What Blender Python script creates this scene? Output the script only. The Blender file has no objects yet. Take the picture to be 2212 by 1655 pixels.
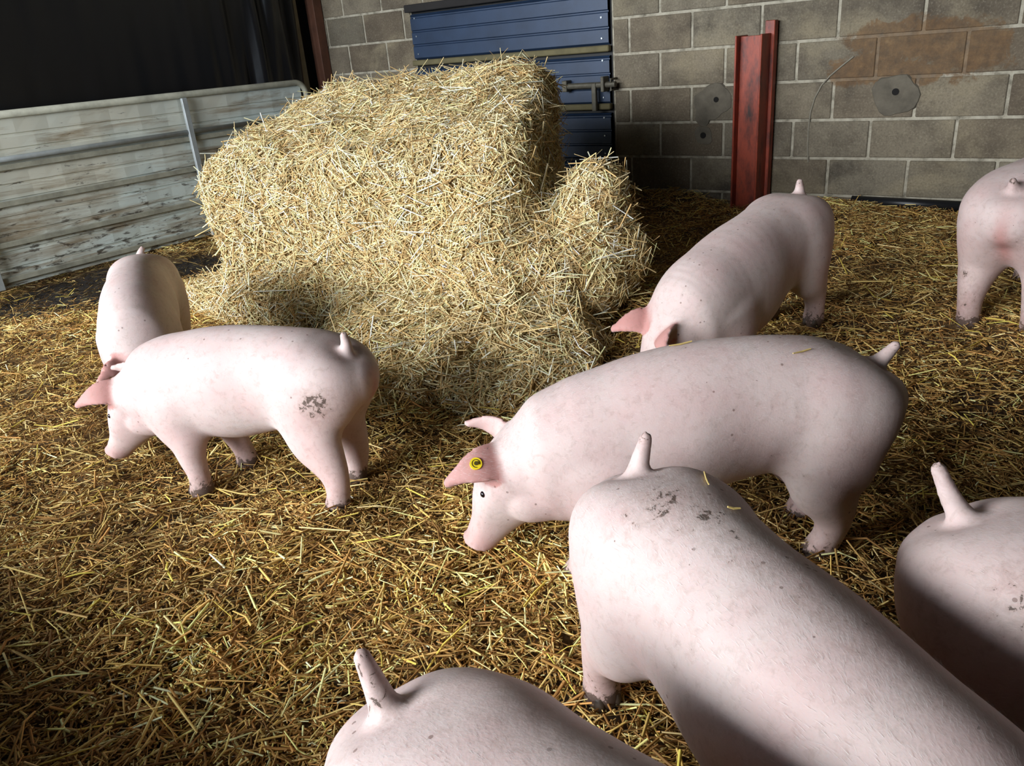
import bpy, math, random
import numpy as np
from mathutils import Vector, Matrix

rng = np.random.default_rng(7)
random.seed(7)
sc = bpy.context.scene
COL = sc.collection

# ------------------------------------------------------------------ camera
FPX = 1700.0
CAM = np.array([2.7273, -5.1422, 1.1148])
YAW, PITCH, ROLL = -0.65736, 0.40398, -0.08663
def cam_axes():
    f = np.array([math.sin(YAW)*math.cos(PITCH), math.cos(YAW)*math.cos(PITCH), -math.sin(PITCH)])
    r = np.array([math.cos(YAW), -math.sin(YAW), 0.0]); u = np.cross(r, f)
    R = math.cos(ROLL)*r + math.sin(ROLL)*u
    U = -math.sin(ROLL)*r + math.cos(ROLL)*u
    return R, U, f
_R, _U, _F = cam_axes()
cd = bpy.data.cameras.new('camera'); cam = bpy.data.objects.new('camera', cd); COL.objects.link(cam)
cd.sensor_fit = 'HORIZONTAL'; cd.sensor_width = 36.0; cd.lens = 36.0*FPX/2212.0
cd.clip_start = 0.02
cam.matrix_world = Matrix(((_R[0], _U[0], -_F[0], CAM[0]), (_R[1], _U[1], -_F[1], CAM[1]), (_R[2], _U[2], -_F[2], CAM[2]), (0, 0, 0, 1)))
sc.camera = cam

# ------------------------------------------------------------------ light and exposure
w = bpy.data.worlds.new('sky'); sc.world = w; w.use_nodes = True
bg = w.node_tree.nodes['Background']; bg.inputs[0].default_value = (0.50, 0.75, 1.0, 1); bg.inputs[1].default_value = 2.0

def area(name, loc, target, sx, sy, power, col):
    l = bpy.data.lights.new(name, 'AREA'); l.shape = 'RECTANGLE'; l.size = sx; l.size_y = sy; l.energy = power; l.color = col
    o = bpy.data.objects.new(name, l); COL.objects.link(o); o.location = loc
    o.rotation_euler = (Vector(target)-Vector(loc)).to_track_quat('-Z', 'Y').to_euler()
    return o
area('daylight_opening', (-1.0, -9.8, 2.55), (0.0, -3.0, 0.55), 7.0, 1.7, 1150, (0.95, 0.975, 1.0))
vs = sc.view_settings
vs.view_transform = 'Standard'; vs.look = 'None'; vs.gamma = 1.0; vs.use_curve_mapping = False
vs.exposure = 0.10
sc.cycles.debug_use_spatial_splits = True; sc.cycles.max_bounces = 4; sc.cycles.diffuse_bounces = 3; sc.cycles.glossy_bounces = 2
sc.cycles.caustics_reflective = False; sc.cycles.caustics_refractive = False
sc.cycles.use_adaptive_sampling = True; sc.cycles.adaptive_threshold = 0.06

# ------------------------------------------------------------------ helpers
def srgb(r, g, b):
    f = lambda c: ((c/255.0)/12.92 if c/255.0 <= 0.04045 else ((c/255.0+0.055)/1.055)**2.4)
    return (f(r), f(g), f(b), 1.0)

class NT:
    def __init__(s, name):
        s.m = bpy.data.materials.new(name); s.m.use_nodes = True
        s.t = s.m.node_tree; s.n = s.t.nodes; s.b = s.n['Principled BSDF']
    def node(s, kind, **kw):
        n = s.n.new(kind)
        for k, v in kw.items():
            if k.startswith('i_'):
                n.inputs[k[2:].replace('_', ' ')].default_value = v
            else: setattr(n, k, v)
        return n
    def link(s, a, b): s.t.links.new(a, b)
    def noise(s, scale, detail=4, rough=0.6, vec=None, dist=0.0):
        n = s.node('ShaderNodeTexNoise'); n.inputs['Scale'].default_value = scale; n.inputs['Detail'].default_value = detail
        n.inputs['Roughness'].default_value = rough; n.inputs['Distortion'].default_value = dist
        if vec is not None: s.link(vec, n.inputs['Vector'])
        return n.outputs['Fac']
    def ramp(s, fac, stops):
        r = s.node('ShaderNodeValToRGB'); e = r.color_ramp.elements
        while len(e) < len(stops): e.new(0.5)
        for x, (p, c) in zip(e, stops):
            x.position = p; x.color = c if len(c) == 4 else (*c, 1)
        s.link(fac, r.inputs[0]); return r.outputs[0]
    def mix(s, fac, a, b, mode='MIX'):
        m = s.node('ShaderNodeMix', data_type='RGBA', blend_type=mode)
        for i, v in ((0, fac), (6, a), (7, b)):
            if hasattr(v, 'is_output'): s.link(v, m.inputs[i])
            else: m.inputs[i].default_value = v
        return m.outputs[2]
    def math(s, op, a, b=None, clamp=False):
        m = s.node('ShaderNodeMath', operation=op, use_clamp=clamp)
        for i, v in ((0, a), (1, b)):
            if v is None: continue
            if hasattr(v, 'is_output'): s.link(v, m.inputs[i])
            else: m.inputs[i].default_value = v
        return m.outputs[0]
    def coord(s, which='Object', scale=None):
        t = s.node('ShaderNodeTexCoord').outputs[which]
        if scale is None: return t
        m = s.node('ShaderNodeMapping'); m.inputs['Scale'].default_value = scale; s.link(t, m.inputs[0]); return m.outputs[0]
    def geo(s, scale=None):
        t = s.node('ShaderNodeNewGeometry').outputs['Position']
        if scale is None: return t
        m = s.node('ShaderNodeMapping'); m.inputs['Scale'].default_value = scale; s.link(t, m.inputs[0]); return m.outputs[0]
    def base(s, c):
        if hasattr(c, 'is_output'): s.link(c, s.b.inputs['Base Color'])
        else: s.b.inputs['Base Color'].default_value = c
    def rough(s, v):
        if hasattr(v, 'is_output'): s.link(v, s.b.inputs['Roughness'])
        else: s.b.inputs['Roughness'].default_value = v
    def bump(s, h, strength=0.3, dist=0.01):
        b = s.node('ShaderNodeBump'); b.inputs['Strength'].default_value = strength; b.inputs['Distance'].default_value = dist
        s.link(h, b.inputs['Height']); s.link(b.outputs[0], s.b.inputs['Normal'])
    def attr(s, name):
        return s.node('ShaderNodeAttribute', attribute_name=name)

def mesh_np(name, V, Q, smooth=False):
    """mesh from numpy verts (n,3) and faces (m,k)"""
    me = bpy.data.meshes.new(name)
    V = np.ascontiguousarray(V, np.float32); Q = np.ascontiguousarray(Q, np.int32); k = Q.shape[1]
    me.vertices.add(len(V)); me.vertices.foreach_set('co', V.ravel())
    me.loops.add(Q.size); me.loops.foreach_set('vertex_index', Q.ravel())
    me.polygons.add(len(Q)); me.polygons.foreach_set('loop_start', np.arange(0, Q.size, k, dtype=np.int32))
    if smooth: me.polygons.foreach_set('use_smooth', np.ones(len(Q), bool))
    me.update(calc_edges=True); return me

class MB:
    """collects simple shapes and links them as one mesh object"""
    def __init__(s): s.v = []; s.f = []
    def add(s, v, f):
        o = len(s.v); s.v += [tuple(p) for p in v]; s.f += [tuple(i+o for i in q) for q in f]; return s
    def box(s, a, b, bev=0.0):
        (x0, y0, z0), (x1, y1, z1) = a, b
        if bev <= 0:
            v = [(x0,y0,z0),(x1,y0,z0),(x1,y1,z0),(x0,y1,z0),(x0,y0,z1),(x1,y0,z1),(x1,y1,z1),(x0,y1,z1)]
            return s.add(v, [(0,3,2,1),(4,5,6,7),(0,1,5,4),(1,2,6,5),(2,3,7,6),(3,0,4,7)])
        c = bev; v = []
        for z, i in ((z0, c), (z0+c, 0), (z1-c, 0), (z1, c)):
            v += [(x0+i+ (c if not i else 0), y0+i, z), (x1-i-(c if not i else 0), y0+i, z), (x1-i, y0+i+(c if not i else 0), z), (x1-i, y1-i-(c if not i else 0), z),
                  (x1-i-(c if not i else 0), y1-i, z), (x0+i+(c if not i else 0), y1-i, z), (x0+i, y1-i-(c if not i else 0), z), (x0+i, y0+i+(c if not i else 0), z)]
        f = [tuple(range(7, -1, -1)), tuple(range(24, 32))]
        for r in range(3):
            for k in range(8): f.append((r*8+k, r*8+(k+1) % 8, (r+1)*8+(k+1) % 8, (r+1)*8+k))
        return s.add(v, f)
    def tube(s, pts, r, n=10, cap=True):
        pts = [Vector(p) for p in pts]; m = len(pts); v = []; f = []
        up = None
        for i, p in enumerate(pts):
            t = (pts[min(i+1, m-1)]-pts[max(i-1, 0)]).normalized()
            if up is None:
                up = Vector((0, 0, 1)) if abs(t.z) < .9 else Vector((1, 0, 0))
            a = (up - t*up.dot(t)).normalized(); b = t.cross(a); up = a
            rr = r[i] if isinstance(r, (list, tuple)) else r
            for k in range(n):
                an = 2*math.pi*k/n; v.append(p+a*rr*math.cos(an)+b*rr*math.sin(an))
        for i in range(m-1):
            for k in range(n): f.append((i*n+k, i*n+(k+1) % n, (i+1)*n+(k+1) % n, (i+1)*n+k))
        if cap: f.append(tuple(range(n-1, -1, -1))); f.append(tuple(range((m-1)*n, m*n)))
        return s.add(v, f)
    def build(s, name, mat, parent=None, smooth=False, bevel=0.0):
        me = bpy.data.meshes.new(name); me.from_pydata(s.v, [], s.f); me.update()
        if smooth: me.polygons.foreach_set('use_smooth', [True]*len(me.polygons))
        me.materials.append(mat); o = bpy.data.objects.new(name, me); COL.objects.link(o)
        if parent: o.parent = parent
        if bevel:
            b = o.modifiers.new('bevel', 'BEVEL'); b.width = bevel; b.segments = 2; b.limit_method = 'ANGLE'
        return o

def tag(o, label=None, cat=None, group=None, kind=None):
    if label: o['label'] = label
    if cat: o['category'] = cat
    if group: o['group'] = group
    if kind: o['kind'] = kind
    return o
def empty(name, loc=(0, 0, 0), rz=0.0):
    o = bpy.data.objects.new(name, None); COL.objects.link(o); o.location = loc; o.rotation_euler = (0, 0, rz); o.empty_display_size = 0.1; return o

# smooth value noise on numpy arrays -------------------------------------------------
_lat = np.random.default_rng(3).random((64, 64, 16)).astype(np.float32)
def vnoise(p, scale):
    p = np.asarray(p, np.float64)*scale; i = np.floor(p).astype(int); f = p-i; f = f*f*(3-2*f)
    r = 0
    for dx in (0, 1):
        for dy in (0, 1):
            for dz in (0, 1):
                wgt = (f[:, 0] if dx else 1-f[:, 0])*(f[:, 1] if dy else 1-f[:, 1])*(f[:, 2] if dz else 1-f[:, 2])
                r = r + wgt*_lat[(i[:, 0]+dx) % 64, (i[:, 1]+dy) % 64, (i[:, 2]+dz) % 16]
    return r*2-1

# ------------------------------------------------------------------ signed distance modelling
class Field:
    def __init__(s, lo, hi, h):
        s.h = h; s.lo = np.array(lo, float); n = np.ceil((np.array(hi)-s.lo)/h).astype(int)+1
        s.ax = [s.lo[i]+h*np.arange(n[i]) for i in range(3)]; s.n = n
    def new(s): return np.full(s.n, 0.12, np.float32)
    def sub(s, c, r):
        a = np.maximum(0, np.floor((c-r-s.lo)/s.h).astype(int)); b = np.minimum(s.n, np.ceil((c+r-s.lo)/s.h).astype(int)+1)
        return tuple(slice(a[i], max(a[i], b[i])) for i in range(3))
    def ell(s, F, c, S, U, T, hw, hu, hd, L):
        c = np.asarray(c, float); m = max(hw, hu, hd, L)+0.06
        sl = s.sub(c, m)
        X = (s.ax[0][sl[0]]-c[0])[:, None, None]; Y = (s.ax[1][sl[1]]-c[1])[None, :, None]; Z = (s.ax[2][sl[2]]-c[2])[None, None, :]
        if 0 in (X.size, Y.size, Z.size): return
        a = (X*S[0]+Y*S[1]+Z*S[2])/hw
        b = X*U[0]+Y*U[1]+Z*U[2]; b = np.where(b > 0, b/hu, b/hd)
        t = (X*T[0]+Y*T[1]+Z*T[2])/L
        v = (np.sqrt(a*a+b*b+t*t)-1)*min(hw, hu, hd, L*1.5)
        F[sl] = np.minimum(F[sl], v)
    def chain(s, F, st, side=None, step=0.012, Lmax=0.05):
        """st rows: x y z hw hu hd; interpolated smoothly"""
        st = np.asarray(st, float); d = np.r_[0, np.cumsum(np.linalg.norm(np.diff(st[:, :3], axis=0), axis=1))]
        n = max(4, int(d[-1]/step)); q = np.linspace(0, d[-1], n)
        D = cubic(d, st, q)
        Tn = np.gradient(D[:, :3], axis=0); Tn /= np.linalg.norm(Tn, axis=1)[:, None]
        for i in range(n):
            T = Tn[i]
            S = np.cross((0, 0, 1.0), T) if side is None else np.asarray(side, float)
            S = S-T*S.dot(T); S /= np.linalg.norm(S)+1e-9
            U = np.cross(T, S); hw, hu, hd = np.maximum(D[i, 3:6], 0.004)
            s.ell(F, D[i, :3], S, U, T, hw, hu, hd, min(Lmax, max(hw, hu)))
        return D, Tn
def cubic(x, y, q):
    """monotone-ish Catmull-Rom interpolation of rows y at x"""
    m = np.gradient(y, x, axis=0) if len(x) > 2 else np.repeat((y[1:]-y[:1])/(x[1]-x[0]), 2, axis=0)
    i = np.clip(np.searchsorted(x, q)-1, 0, len(x)-2); h = (x[i+1]-x[i])[:, None]; t = ((q-x[i])[:, None])/h
    return (2*t**3-3*t**2+1)*y[i]+(t**3-2*t**2+t)*h*m[i]+(-2*t**3+3*t**2)*y[i+1]+(t**3-t**2)*h*m[i+1]
def smin(a, b, k):
    h = np.clip(0.5+0.5*(b-a)/k, 0, 1); return b*(1-h)+a*h-k*h*(1-h)
def surface_nets(F, lo, h):
    ins = F < 0
    c = [(i, j, k) for i in (0, 1) for j in (0, 1) for k in (0, 1)]
    n = np.array(F.shape)-1
    def cor(A, o): return A[o[0]:o[0]+n[0], o[1]:o[1]+n[1], o[2]:o[2]+n[2]]
    cnt = sum(cor(ins, o).astype(np.int8) for o in c)
    act = (cnt > 0) & (cnt < 8); idx = np.argwhere(act); vid = np.full(act.shape, -1, np.int64); vid[act] = np.arange(len(idx))
    P = np.zeros((len(idx), 3)); W = np.zeros(len(idx))
    val = {o: F[idx[:, 0]+o[0], idx[:, 1]+o[1], idx[:, 2]+o[2]] for o in c}
    for a in c:
        for axx in range(3):
            if a[axx]: continue
            b = list(a); b[axx] = 1; b = tuple(b)
            va, vb = val[a], val[b]; x = (va < 0) != (vb < 0)
            t = va[x]/(va[x]-vb[x]); p = np.tile(np.array(a, float), (x.sum(), 1)); p[:, axx] = t
            P[x] += p; W[x] += 1
    P = (idx+P/W[:, None])*h+lo
    Q = []
    for axx in range(3):
        u, v = (axx+1) % 3, (axx+2) % 3
        sl0 = [slice(1, -1)]*3; sl0[axx] = slice(0, -1); sl1 = list(sl0); sl1[axx] = slice(1, None)
        A, B = ins[tuple(sl0)], ins[tuple(sl1)]
        e = np.argwhere(A != B); flip = A[A != B]
        e = e+1; e[:, axx] -= 1
        def cell(du, dv):
            z = e.copy(); z[:, u] += du; z[:, v] += dv; return vid[z[:, 0], z[:, 1], z[:, 2]]
        q = np.stack([cell(-1, -1), cell(0, -1), cell(0, 0), cell(-1, 0)], 1)
        q[~flip] = q[~flip][:, ::-1]; Q.append(q)
    return P, np.concatenate(Q)
def smooth_np(P, Q, it=3, lam=0.5):
    E = np.concatenate([Q[:, [0, 1]], Q[:, [1, 2]], Q[:, [2, 3]], Q[:, [3, 0]]]); deg = np.bincount(E[:, 0], minlength=len(P))+np.bincount(E[:, 1], minlength=len(P))
    for k in range(it):
        for l in (lam, -lam*0.95):
            A = np.zeros_like(P)
            for d in range(3):
                A[:, d] = np.bincount(E[:, 0], P[E[:, 1], d], len(P))+np.bincount(E[:, 1], P[E[:, 0], d], len(P))
            P = P+l*(A/np.maximum(deg, 1)[:, None]-P)
    return P
def vnormals(P, Q):
    n = np.cross(P[Q[:, 2]]-P[Q[:, 0]], P[Q[:, 3]]-P[Q[:, 1]]); N = np.zeros_like(P)
    for k in range(4):
        for d in range(3): N[:, d] += np.bincount(Q[:, k], n[:, d], len(P))
    return N/(np.linalg.norm(N, axis=1)[:, None]+1e-12)

# ------------------------------------------------------------------ materials
def m_skin():
    t = NT('pig_skin'); pk = t.attr('pink').outputs['Fac']; dt = t.attr('dirt').outputs['Fac']; co = t.coord('Object')
    n1 = t.noise(7, 4, 0.6, co); n2 = t.noise(60, 3, 0.6, co)
    base = t.mix(t.ramp(n1, [(.38, (0, 0, 0)), (.68, (1, 1, 1))]), srgb(199, 185, 180), srgb(196, 173, 169))
    base = t.mix(pk, base, srgb(176, 112, 104))
    nd = t.noise(55, 6, 0.75, co, 0.5)
    dm = t.math('GREATER_THAN', t.math('ADD', nd, t.math('MULTIPLY', dt, 0.42)), 0.76)
    soft = t.math('MULTIPLY', t.ramp(t.math('ADD', nd, t.math('MULTIPLY', dt, 0.5)), [(.55, (0, 0, 0)), (.95, (1, 1, 1))]), 0.55)
    base = t.mix(soft, base, srgb(120, 96, 78)); base = t.mix(t.math('MULTIPLY', dm, 0.8), base, srgb(62, 48, 38))
    vo = t.node('ShaderNodeTexVoronoi'); vo.inputs['Scale'].default_value = 34; t.link(co, vo.inputs['Vector'])
    sp = t.math('MULTIPLY', t.math('LESS_THAN', vo.outputs['Distance'], 0.10), t.math('GREATER_THAN', t.noise(5.5, 3, .6, co), 0.56))
    base = t.mix(t.math('MULTIPLY', sp, 0.6), base, srgb(96, 70, 60))
    t.base(base); t.rough(0.6)
    b = t.b.inputs; b['Subsurface Weight'].default_value = 0.22; b['Subsurface Radius'].default_value = (1.0, 0.36, 0.22); b['Subsurface Scale'].default_value = 0.012
    b['Specular IOR Level'].default_value = 0.22
    t.bump(t.math('ADD', t.math('MULTIPLY', n2, 0.5), t.noise(240, 2, 0.5, co)), 0.07, 0.004)
    return t.m
def m_flat(name, col, rough=0.6, metal=0.0, var=0.0, scale=8.0, bump=0.0, col2=None):
    t = NT(name)
    if var or col2:
        c2 = col2 or tuple(x*(1-var) for x in col[:3])+(1,)
        t.base(t.mix(t.ramp(t.noise(scale, 5, 0.65, t.geo()), [(.35, (0, 0, 0)), (.7, (1, 1, 1))]), col, c2))
    else: t.base(col)
    t.rough(rough); t.b.inputs['Metallic'].default_value = metal
    if bump: t.bump(t.noise(scale*6, 4, 0.6, t.geo()), bump, 0.004)
    return t.m
def m_straw(name, tint=(1, 1, 1, 1), rough=0.65):
    t = NT(name); c = t.attr('col').outputs['Color']
    t.base(t.mix(1.0, c, tint, 'MULTIPLY')); t.rough(rough)
    t.b.inputs['Specular IOR Level'].default_value = 0.2
    return t.m
def m_litter(name, a, b, c, scale=1.0):
    t = NT(name); p = t.geo()
    n = t.noise(38*scale, 6, 0.7, p, 1.2); n2 = t.noise(3.0, 3, 0.5, p)
    t.base(t.mix(t.ramp(n2, [(.4, (0, 0, 0)), (.65, (1, 1, 1))]), t.ramp(n, [(.3, a), (.52, b), (.75, c)]), a))
    t.rough(0.9); t.bump(n, 0.8, 0.02); return t.m
def m_floor():
    m = m_litter('litter_floor', srgb(72, 52, 32), srgb(124, 94, 52), srgb(168, 136, 82)); t = NT.__new__(NT); t.m = m; t.t = m.node_tree; t.n = t.t.nodes; t.b = t.n['Principled BSDF']
    p = t.geo(); sep = t.node('ShaderNodeSeparateXYZ'); t.link(p, sep.inputs[0]); old = t.b.inputs['Base Color'].links[0].from_socket
    def blob(cx, cy, rx, ry): return t.math('SUBTRACT', 1.2, t.math('ADD', t.math('POWER', t.math('DIVIDE', t.math('SUBTRACT', sep.outputs[0], cx), rx), 2.0), t.math('POWER', t.math('DIVIDE', t.math('SUBTRACT', sep.outputs[1], cy), ry), 2.0)))
    k = t.math('ADD', t.math('MAXIMUM', blob(-2.0, -3.0, .42, .6), blob(-1.7, -2.4, .36, .32)), t.math('MULTIPLY', t.noise(6, 4, .6, p), .8))  # first blob is muck, second paints the bale's shade into the floor
    t.base(t.mix(t.ramp(k, [(.4, (0, 0, 0)), (.8, (1, 1, 1))]), old, srgb(40, 31, 24))); return m
def m_block():
    t = NT('concrete_block'); p = t.geo(); oi = t.node('ShaderNodeObjectInfo').outputs['Random']
    base = t.ramp(oi, [(0, srgb(96, 90, 77)), (.2, srgb(124, 114, 96)), (.4, srgb(104, 92, 76)), (.6, srgb(130, 122, 105)), (.8, srgb(98, 86, 70)), (1, srgb(120, 112, 96))])
    n = t.noise(3.2, 6, 0.65, p); g = t.noise(90, 4, 0.7, p)
    base = t.mix(t.math('MULTIPLY', t.ramp(n, [(.44, (0, 0, 0)), (.66, (1, 1, 1))]), 0.72), base, srgb(70, 61, 50))
    n3 = t.noise(1.7, 5, 0.6, t.geo((1, 1, 1.6)), 0.5)
    base = t.mix(t.math('MULTIPLY', t.ramp(n3, [(.52, (0, 0, 0)), (.68, (1, 1, 1))]), 0.5), base, srgb(150, 138, 112))
    base = t.mix(t.math('MULTIPLY', t.ramp(t.noise(2.3, 5, 0.7, p), [(.57, (0, 0, 0)), (.70, (1, 1, 1))]), 0.6), base, srgb(48, 43, 38))
    base = t.mix(t.math('MULTIPLY', t.ramp(g, [(.3, (1, 1, 1)), (.5, (0, 0, 0))]), 0.45), base, srgb(64, 56, 46))
    base = t.mix(t.math('MULTIPLY', t.ramp(g, [(.55, (0, 0, 0)), (.75, (1, 1, 1))]), 0.35), base, srgb(178, 168, 148))
    base = wall_stain(t, p, base)
    t.base(base); t.rough(0.92); t.bump(t.math('ADD', g, t.math('MULTIPLY', n, 0.5)), 0.55, 0.006); return t.m
def wall_stain(t, p, base):
    # dried brown muck splashed over the upper right of the wall
    sep = t.node('ShaderNodeSeparateXYZ'); t.link(p, sep.inputs[0])
    def blob(cx, cz, rx, rz):
        a = t.math('POWER', t.math('DIVIDE', t.math('SUBTRACT', sep.outputs[0], cx), rx), 2.0)
        b = t.math('POWER', t.math('DIVIDE', t.math('SUBTRACT', sep.outputs[2], cz), rz), 2.0)
        return t.math('SUBTRACT', 1.0, t.math('ADD', a, b))
    m = blob(STAIN[0][0], STAIN[0][1], STAIN[0][2], STAIN[0][3])
    for s_ in STAIN[1:]: m = t.math('MAXIMUM', m, blob(*s_))
    n = t.noise(7, 6, 0.7, p, 0.6)
    m = t.math('ADD', m, t.math('MULTIPLY', t.math('SUBTRACT', n, 0.5), 3.0))
    m = t.ramp(m, [(.15, (0, 0, 0)), (.45, (1, 1, 1))])
    col = t.ramp(t.noise(18, 5, 0.7, p), [(.3, srgb(74, 56, 40)), (.6, srgb(112, 84, 54)), (.8, srgb(140, 112, 76))])
    return t.mix(t.math('MULTIPLY', m, 0.78), base, col)
STAIN = [(1.75, 0.96, 0.42, 0.14), (2.02, 0.90, 0.26, 0.18), (1.50, 0.84, 0.20, 0.12), (1.72, .80, .25, .10)]
def m_mortar():
    t = NT('mortar'); p = t.geo(); n = t.noise(14, 5, 0.7, p)
    base = t.ramp(n, [(.3, srgb(100, 94, 80)), (.5, srgb(160, 153, 136)), (.75, srgb(184, 177, 160))])
    t.base(wall_stain(t, p, base)); t.rough(0.95); t.bump(t.noise(80, 3, .6, p), 0.5, 0.004); return t.m
def m_gate():
    t = NT('gate_sheet'); p = t.geo(); ps = t.geo((1, 0.35, 4.0))
    n = t.noise(3.5, 6, 0.7, ps, 0.4); n2 = t.noise(16, 5, 0.7, t.geo((1, .5, 2.0)), 0.5)
    base = t.mix(t.ramp(t.noise(1.4, 3, .5, p), [(.4, (0, 0, 0)), (.65, (1, 1, 1))]), srgb(218, 228, 222), srgb(222, 220, 204))
    sep = t.node('ShaderNodeSeparateXYZ'); t.link(p, sep.inputs[0])
    low = t.math('MULTIPLY', t.math('SUBTRACT', 1.0, sep.outputs[2], True), 0.16)
    base = t.mix(t.math('MULTIPLY', t.ramp(t.math('ADD', n, low), [(.56, (0, 0, 0)), (.72, (1, 1, 1))]), 0.75), base, srgb(142, 116, 78))
    base = t.mix(t.math('MULTIPLY', t.ramp(t.math('ADD', n2, low), [(.66, (0, 0, 0)), (.74, (1, 1, 1))]), 0.85), base, srgb(62, 48, 34))
    t.base(base); t.rough(0.5); t.b.inputs['Metallic'].default_value = 0.1; return t.m
def m_rust():
    t = NT('red_oxide_steel'); p = t.geo((1, 1, .35)); n = t.noise(16, 6, 0.7, p)
    base = t.ramp(n, [(.30, srgb(52, 28, 22)), (.46, srgb(124, 50, 32)), (.58, srgb(152, 62, 38)), (.74, srgb(84, 44, 34))])
    t.base(base); t.rough(0.5); t.bump(n, 0.25, 0.004); return t.m

M = {}
M['skin'] = m_skin()
M['block'] = m_block(); M['mortar'] = m_mortar(); M['gate'] = m_gate(); M['rust'] = m_rust()
M['galv'] = m_flat('galvanised_tube', srgb(186, 192, 192), 0.5, 0.25, 0.3, 9)
M['gate_rail'] = m_flat('dirty_rail', srgb(184, 182, 164), 0.6, 0.1, 0.5, 7)
M['black_sheet'] = m_flat('black_polythene', srgb(15, 15, 18), 0.35)
M['dark_wall'] = m_flat('dark_wall', srgb(34, 31, 30), 0.9, 0, .3)
M['roof'] = m_flat('roof_sheet', srgb(70, 66, 62), 0.8)
M['plaster'] = m_flat('dull_wall', srgb(104, 96, 84), 0.9, 0, .2)
M['blue'] = m_flat('blue_sheet', srgb(40, 58, 84), 0.45, 0.1, 0.35, 4)
M['olive'] = m_flat('dusty_rail', srgb(104, 96, 66), 0.8, 0, .3, 12)
M['black_gap'] = m_flat('black_rubber', srgb(16, 16, 18), 0.6)
M['screw'] = m_flat('bright_screw', srgb(190, 200, 205), 0.3, 0.8)
M['latch'] = m_flat('grey_latch', srgb(96, 92, 80), 0.6, 0.4, .4, 30)
M['hoof'] = m_flat('hoof', srgb(70, 56, 44), 0.6, 0, .4, 40)
M['eye'] = m_flat('eye', srgb(20, 16, 18), 0.12)
M['ear_tag'] = m_flat('yellow_tag', srgb(232, 205, 40), 0.4)
M['tag_print'] = m_flat('tag_print', srgb(70, 62, 20), 0.5)
M['bristle'] = m_flat('white_bristle', srgb(216, 208, 204), 0.5)
M['straw'] = m_straw('straw_blades'); M['bale_straw'] = m_straw('bale_blades')
M['stalk'] = m_flat('single_stalk', srgb(206, 180, 110), .6, 0, .2, 30)
M['litter'] = m_floor()
M['bale_core'] = m_litter('bale_core', srgb(120, 92, 52), srgb(178, 146, 92), srgb(214, 188, 132))
M['patch'] = m_flat('grey_render', srgb(104, 97, 84), 0.95, 0, .45, 10, .6)
M['hole'] = m_flat('hole_dark', srgb(18, 15, 13), 0.95)
M['chalk'] = m_flat('chalk', srgb(138, 132, 117), 0.95, 0, .3, 30)
M['pipe'] = m_flat('black_pipe', srgb(24, 25, 28), 0.4)
M['kerb'] = m_flat('kerb', srgb(112, 106, 92), 0.95, 0, .3, 15, .3)

# ------------------------------------------------------------------ structure
XL, XR, YF, ZC = -3.10, 5.2, -8.6, 3.2
def floor_h(x, y):
    p = np.stack([x, y, np.zeros_like(x)], 1)
    h = 0.022*vnoise(p+5, 2.2)+0.014*vnoise(p+9, 5.1)+0.008*vnoise(p+2, 11.0)
    h = h+0.11*np.exp(-((x-0.35)/0.42)**2-((y+0.10)/0.38)**2)            # straw drifted against the back wall
    h = h+0.05*np.exp(-((x-1.45)/0.35)**2-((y+0.25)/0.25)**2)
    t = np.clip((y+2.75)/0.65, 0, 1); b = np.clip((-y-0.1)/1.2, 0, 1)
    h = h+t*t*(3-2*t)*(0.035+0.065*b)*np.clip((x-0.9)/.5, 0, 1)        # bank of litter built up towards the back wall
    return h
gx = np.linspace(XL, XR, 150); gy = np.linspace(YF, 0.05, 150)
GX, GY = np.meshgrid(gx, gy, indexing='ij'); V = np.stack([GX.ravel(), GY.ravel(), floor_h(GX.ravel(), GY.ravel())-0.012], 1)
I = np.arange(150*150).reshape(150, 150); Q = np.stack([I[:-1, :-1].ravel(), I[1:, :-1].ravel(), I[1:, 1:].ravel(), I[:-1, 1:].ravel()], 1)
me = mesh_np('floor', V, Q, True); me.materials.append(M['litter']); fl = bpy.data.objects.new('floor', me); COL.objects.link(fl); tag(fl, kind='structure')
tag(MB().box((XL-.2, YF-.2, ZC), (XR+.2, .4, ZC+.15)).build('ceiling', M['roof']), kind='structure')
tag(MB().box((XL-.2, -6.4, -.1), (XL, .3, ZC)).build('wall_left', M['dark_wall']), kind='structure')
tag(MB().box((XR, YF, -.1), (XR+.2, .3, ZC)).build('wall_right', M['plaster']), kind='structure')
tag(MB().box((XL, -5.42, -.1), (XR, -5.35, 0.44)).build('wall_front', M['plaster']), kind='structure')

tag(MB().box((2.2, -6.35, -.1), (XR, -6.2, ZC)).build('added_shade_wall', M['plaster']), kind='structure')  # unseen wall added to keep part of the daylight off the near pigs

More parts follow.
